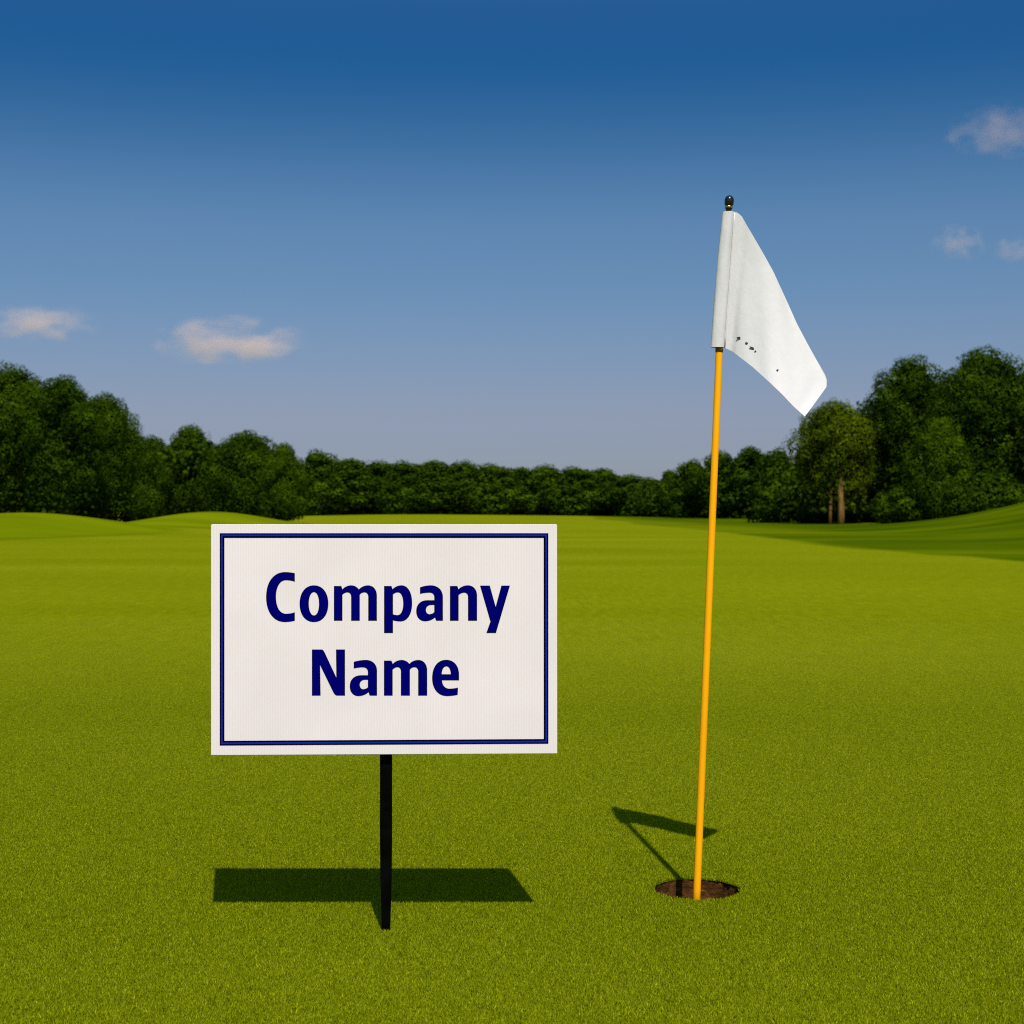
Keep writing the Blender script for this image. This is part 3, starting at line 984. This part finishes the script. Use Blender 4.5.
GB = {  # "Name", 6.0235 units per pixel from (300, 640)
 'N': [[(72, 57), ('L', 130, 57), ('Q', 140, 57, 148, 74), ('L', 219, 226), ('L', 217, 57), ('L', 271, 57), ('L', 271, 334), ('L', 224, 334), ('Q', 210, 334, 200, 312), ('L', 121, 150), ('L', 124, 334), ('L', 72, 334)]],
 'a': [[(324, 131), ('Q', 360, 120, 397, 120), ('Q', 464, 120, 464, 186), ('L', 464, 334), ('L', 420, 334), ('L', 413, 313), ('Q', 390, 337, 352, 337), ('Q', 300, 337, 300, 277), ('Q', 300, 212, 368, 212), ('L', 409, 212), ('L', 409, 192), ('Q', 409, 164, 380, 164), ('Q', 350, 164, 324, 171)],
       [(409, 239), ('L', 392, 239), ('Q', 360, 239, 360, 268), ('Q', 360, 296, 381, 296), ('Q', 398, 296, 409, 284)]],
 'm': [[(506, 124), ('L', 551, 124), ('L', 559, 144), ('Q', 578, 120, 612, 120), ('Q', 643, 120, 659, 144), ('Q', 678, 120, 712, 120), ('Q', 766, 120, 766, 184), ('L', 766, 334), ('L', 712, 334), ('L', 712, 190), ('Q', 712, 163, 690, 163), ('Q', 672, 163, 662, 178), ('L', 662, 334), ('L', 608, 334), ('L', 608, 190), ('Q', 608, 163, 588, 163), ('Q', 570, 163, 558, 178), ('L', 558, 334), ('L', 506, 334)]],
 'e': [[(958, 242), ('L', 856, 242), ('Q', 856, 293, 900, 293), ('Q', 928, 293, 952, 286), ('L', 950, 329), ('Q', 920, 337, 885, 337), ('Q', 796, 337, 796, 228), ('Q', 796, 119, 880, 119), ('Q', 958, 119, 958, 208)],
       [(854, 206), ('L', 908, 206), ('Q', 908, 158, 882, 158), ('Q', 854, 158, 854, 206)]],
}
def flat_path(path):
    out = [path[0]]
    for s in path[1:]:
        if s[0] == 'L': out.append((s[1], s[2]))
        else:
            x0_, y0_ = out[-1]
            cx_, cy_, x3, y3 = s[1:]
            a_ = (x0_ + (cx_ - x0_) * K, y0_ + (cy_ - y0_) * K)
            b_ = (x3 + (cx_ - x3) * K, y3 + (cy_ - y3) * K)
            for i in range(1, 13):
                t = i / 12
                u = 1 - t
                out.append((u**3 * x0_ + 3*u*u*t * a_[0] + 3*u*t*t * b_[0] + t**3 * x3, u**3 * y0_ + 3*u*u*t * a_[1] + 3*u*t*t * b_[1] + t**3 * y3))
    if math.hypot(out[0][0] - out[-1][0], out[0][1] - out[-1][1]) < .5: out.pop()
    return out
def glyph(name, contours, mat_, dy, grow):
    """flat letter with a little thickness; grow widens the outline (pixels)"""
    cu = bpy.data.curves.new('t', 'CURVE')
    cu.dimensions = '2D'
    cu.fill_mode = 'BOTH'
    cu.extrude = .0002
    for c_ in contours:
        if grow:
            A = sum(c_[i][0] * c_[(i + 1) % len(c_)][1] - c_[(i + 1) % len(c_)][0] * c_[i][1] for i in range(len(c_)))
            sg = 1 if A > 0 else -1
            if c_ is not contours[0]: sg = -sg
            nw = []
            for i in range(len(c_)):
                a_, m_, b_ = Vector(c_[i - 1]), Vector(c_[i]), Vector(c_[(i + 1) % len(c_)])
                n1 = Vector((m_.y - a_.y, a_.x - m_.x)).normalized()
                n2 = Vector((b_.y - m_.y, m_.x - b_.x)).normalized()
                nn = (n1 + n2)
                if nn.length < .3: nn = n1
                nn.normalize()
                k = min(1.6, 1 / max(.4, nn.dot(n1)))
                nw.append(tuple(m_ + nn * grow * k * sg))
            c_ = nw
        s = cu.splines.new('POLY')
        s.points.add(len(c_) - 1)
        for i, (px, py) in enumerate(c_):
            q = F(px, py)
            s.points[i].co = (q.x, q.z, 0, 1)
        s.use_cyclic_u = True
    o = bpy.data.objects.new('t', cu)
    C.objects.link(o)
    dg = bpy.context.evaluated_depsgraph_get()
    me = bpy.data.meshes.new_from_object(o.evaluated_get(dg))
    bpy.data.objects.remove(o)
    yy_ = F(0, 0).y
    for v in me.vertices:
        v.co = Vector((v.co.x, yy_ + dy - v.co.z, v.co.y))
    me.name = name
    me.materials.clear()
    return link(name, me, mat_, panel)
def word(contour_sets):
    for cs_ in contour_sets:
        glyph('letter_outline', cs_, m_ink, -.0004, 0.0)
        glyph('letter', cs_, m_navy, -.0010, -.62)
word([[[(off + x / 7.314, 560 + y / 7.314) for x, y in flat_path(c_)] for c_ in cs_] for off, cs_ in GA.values()])
word([[[(300 + x / 6.0235, 640 + y / 6.0235) for x, y in flat_path(c_)] for c_ in cs_] for cs_ in GB.values()])

# stake: tapering flat black post behind the panel, pushed into the turf
bm = bmesh.new()
ks = YS / FPX
rows = []
for py, hw in ((600, 6.0), (755, 6.0), (840, 6.0), (880, 5.6), (930, 4.2), (950, 3.4)):
    c0 = P(385.7, py, YS) - O
    dpt = .0045
    rows.append([bm.verts.new((c0.x + sx_ * hw * ks, sy_ * dpt + 0.004, c0.z)) for sx_, sy_ in ((-1, -1), (1, -1), (1, 1), (-1, 1))])
for r0, r1 in zip(rows, rows[1:]):
    for k in range(4): bm.faces.new((r0[k], r0[(k + 1) % 4], r1[(k + 1) % 4], r1[k]))
bm.faces.new(rows[0]); bm.faces.new(rows[-1][::-1])
bmesh.ops.recalc_face_normals(bm, faces=bm.faces)
bmesh.ops.bevel(bm, geom=[e for e in bm.edges], offset=.0012, segments=2, affect='EDGES')
from_bm('stake', bm, m_stake, sign)
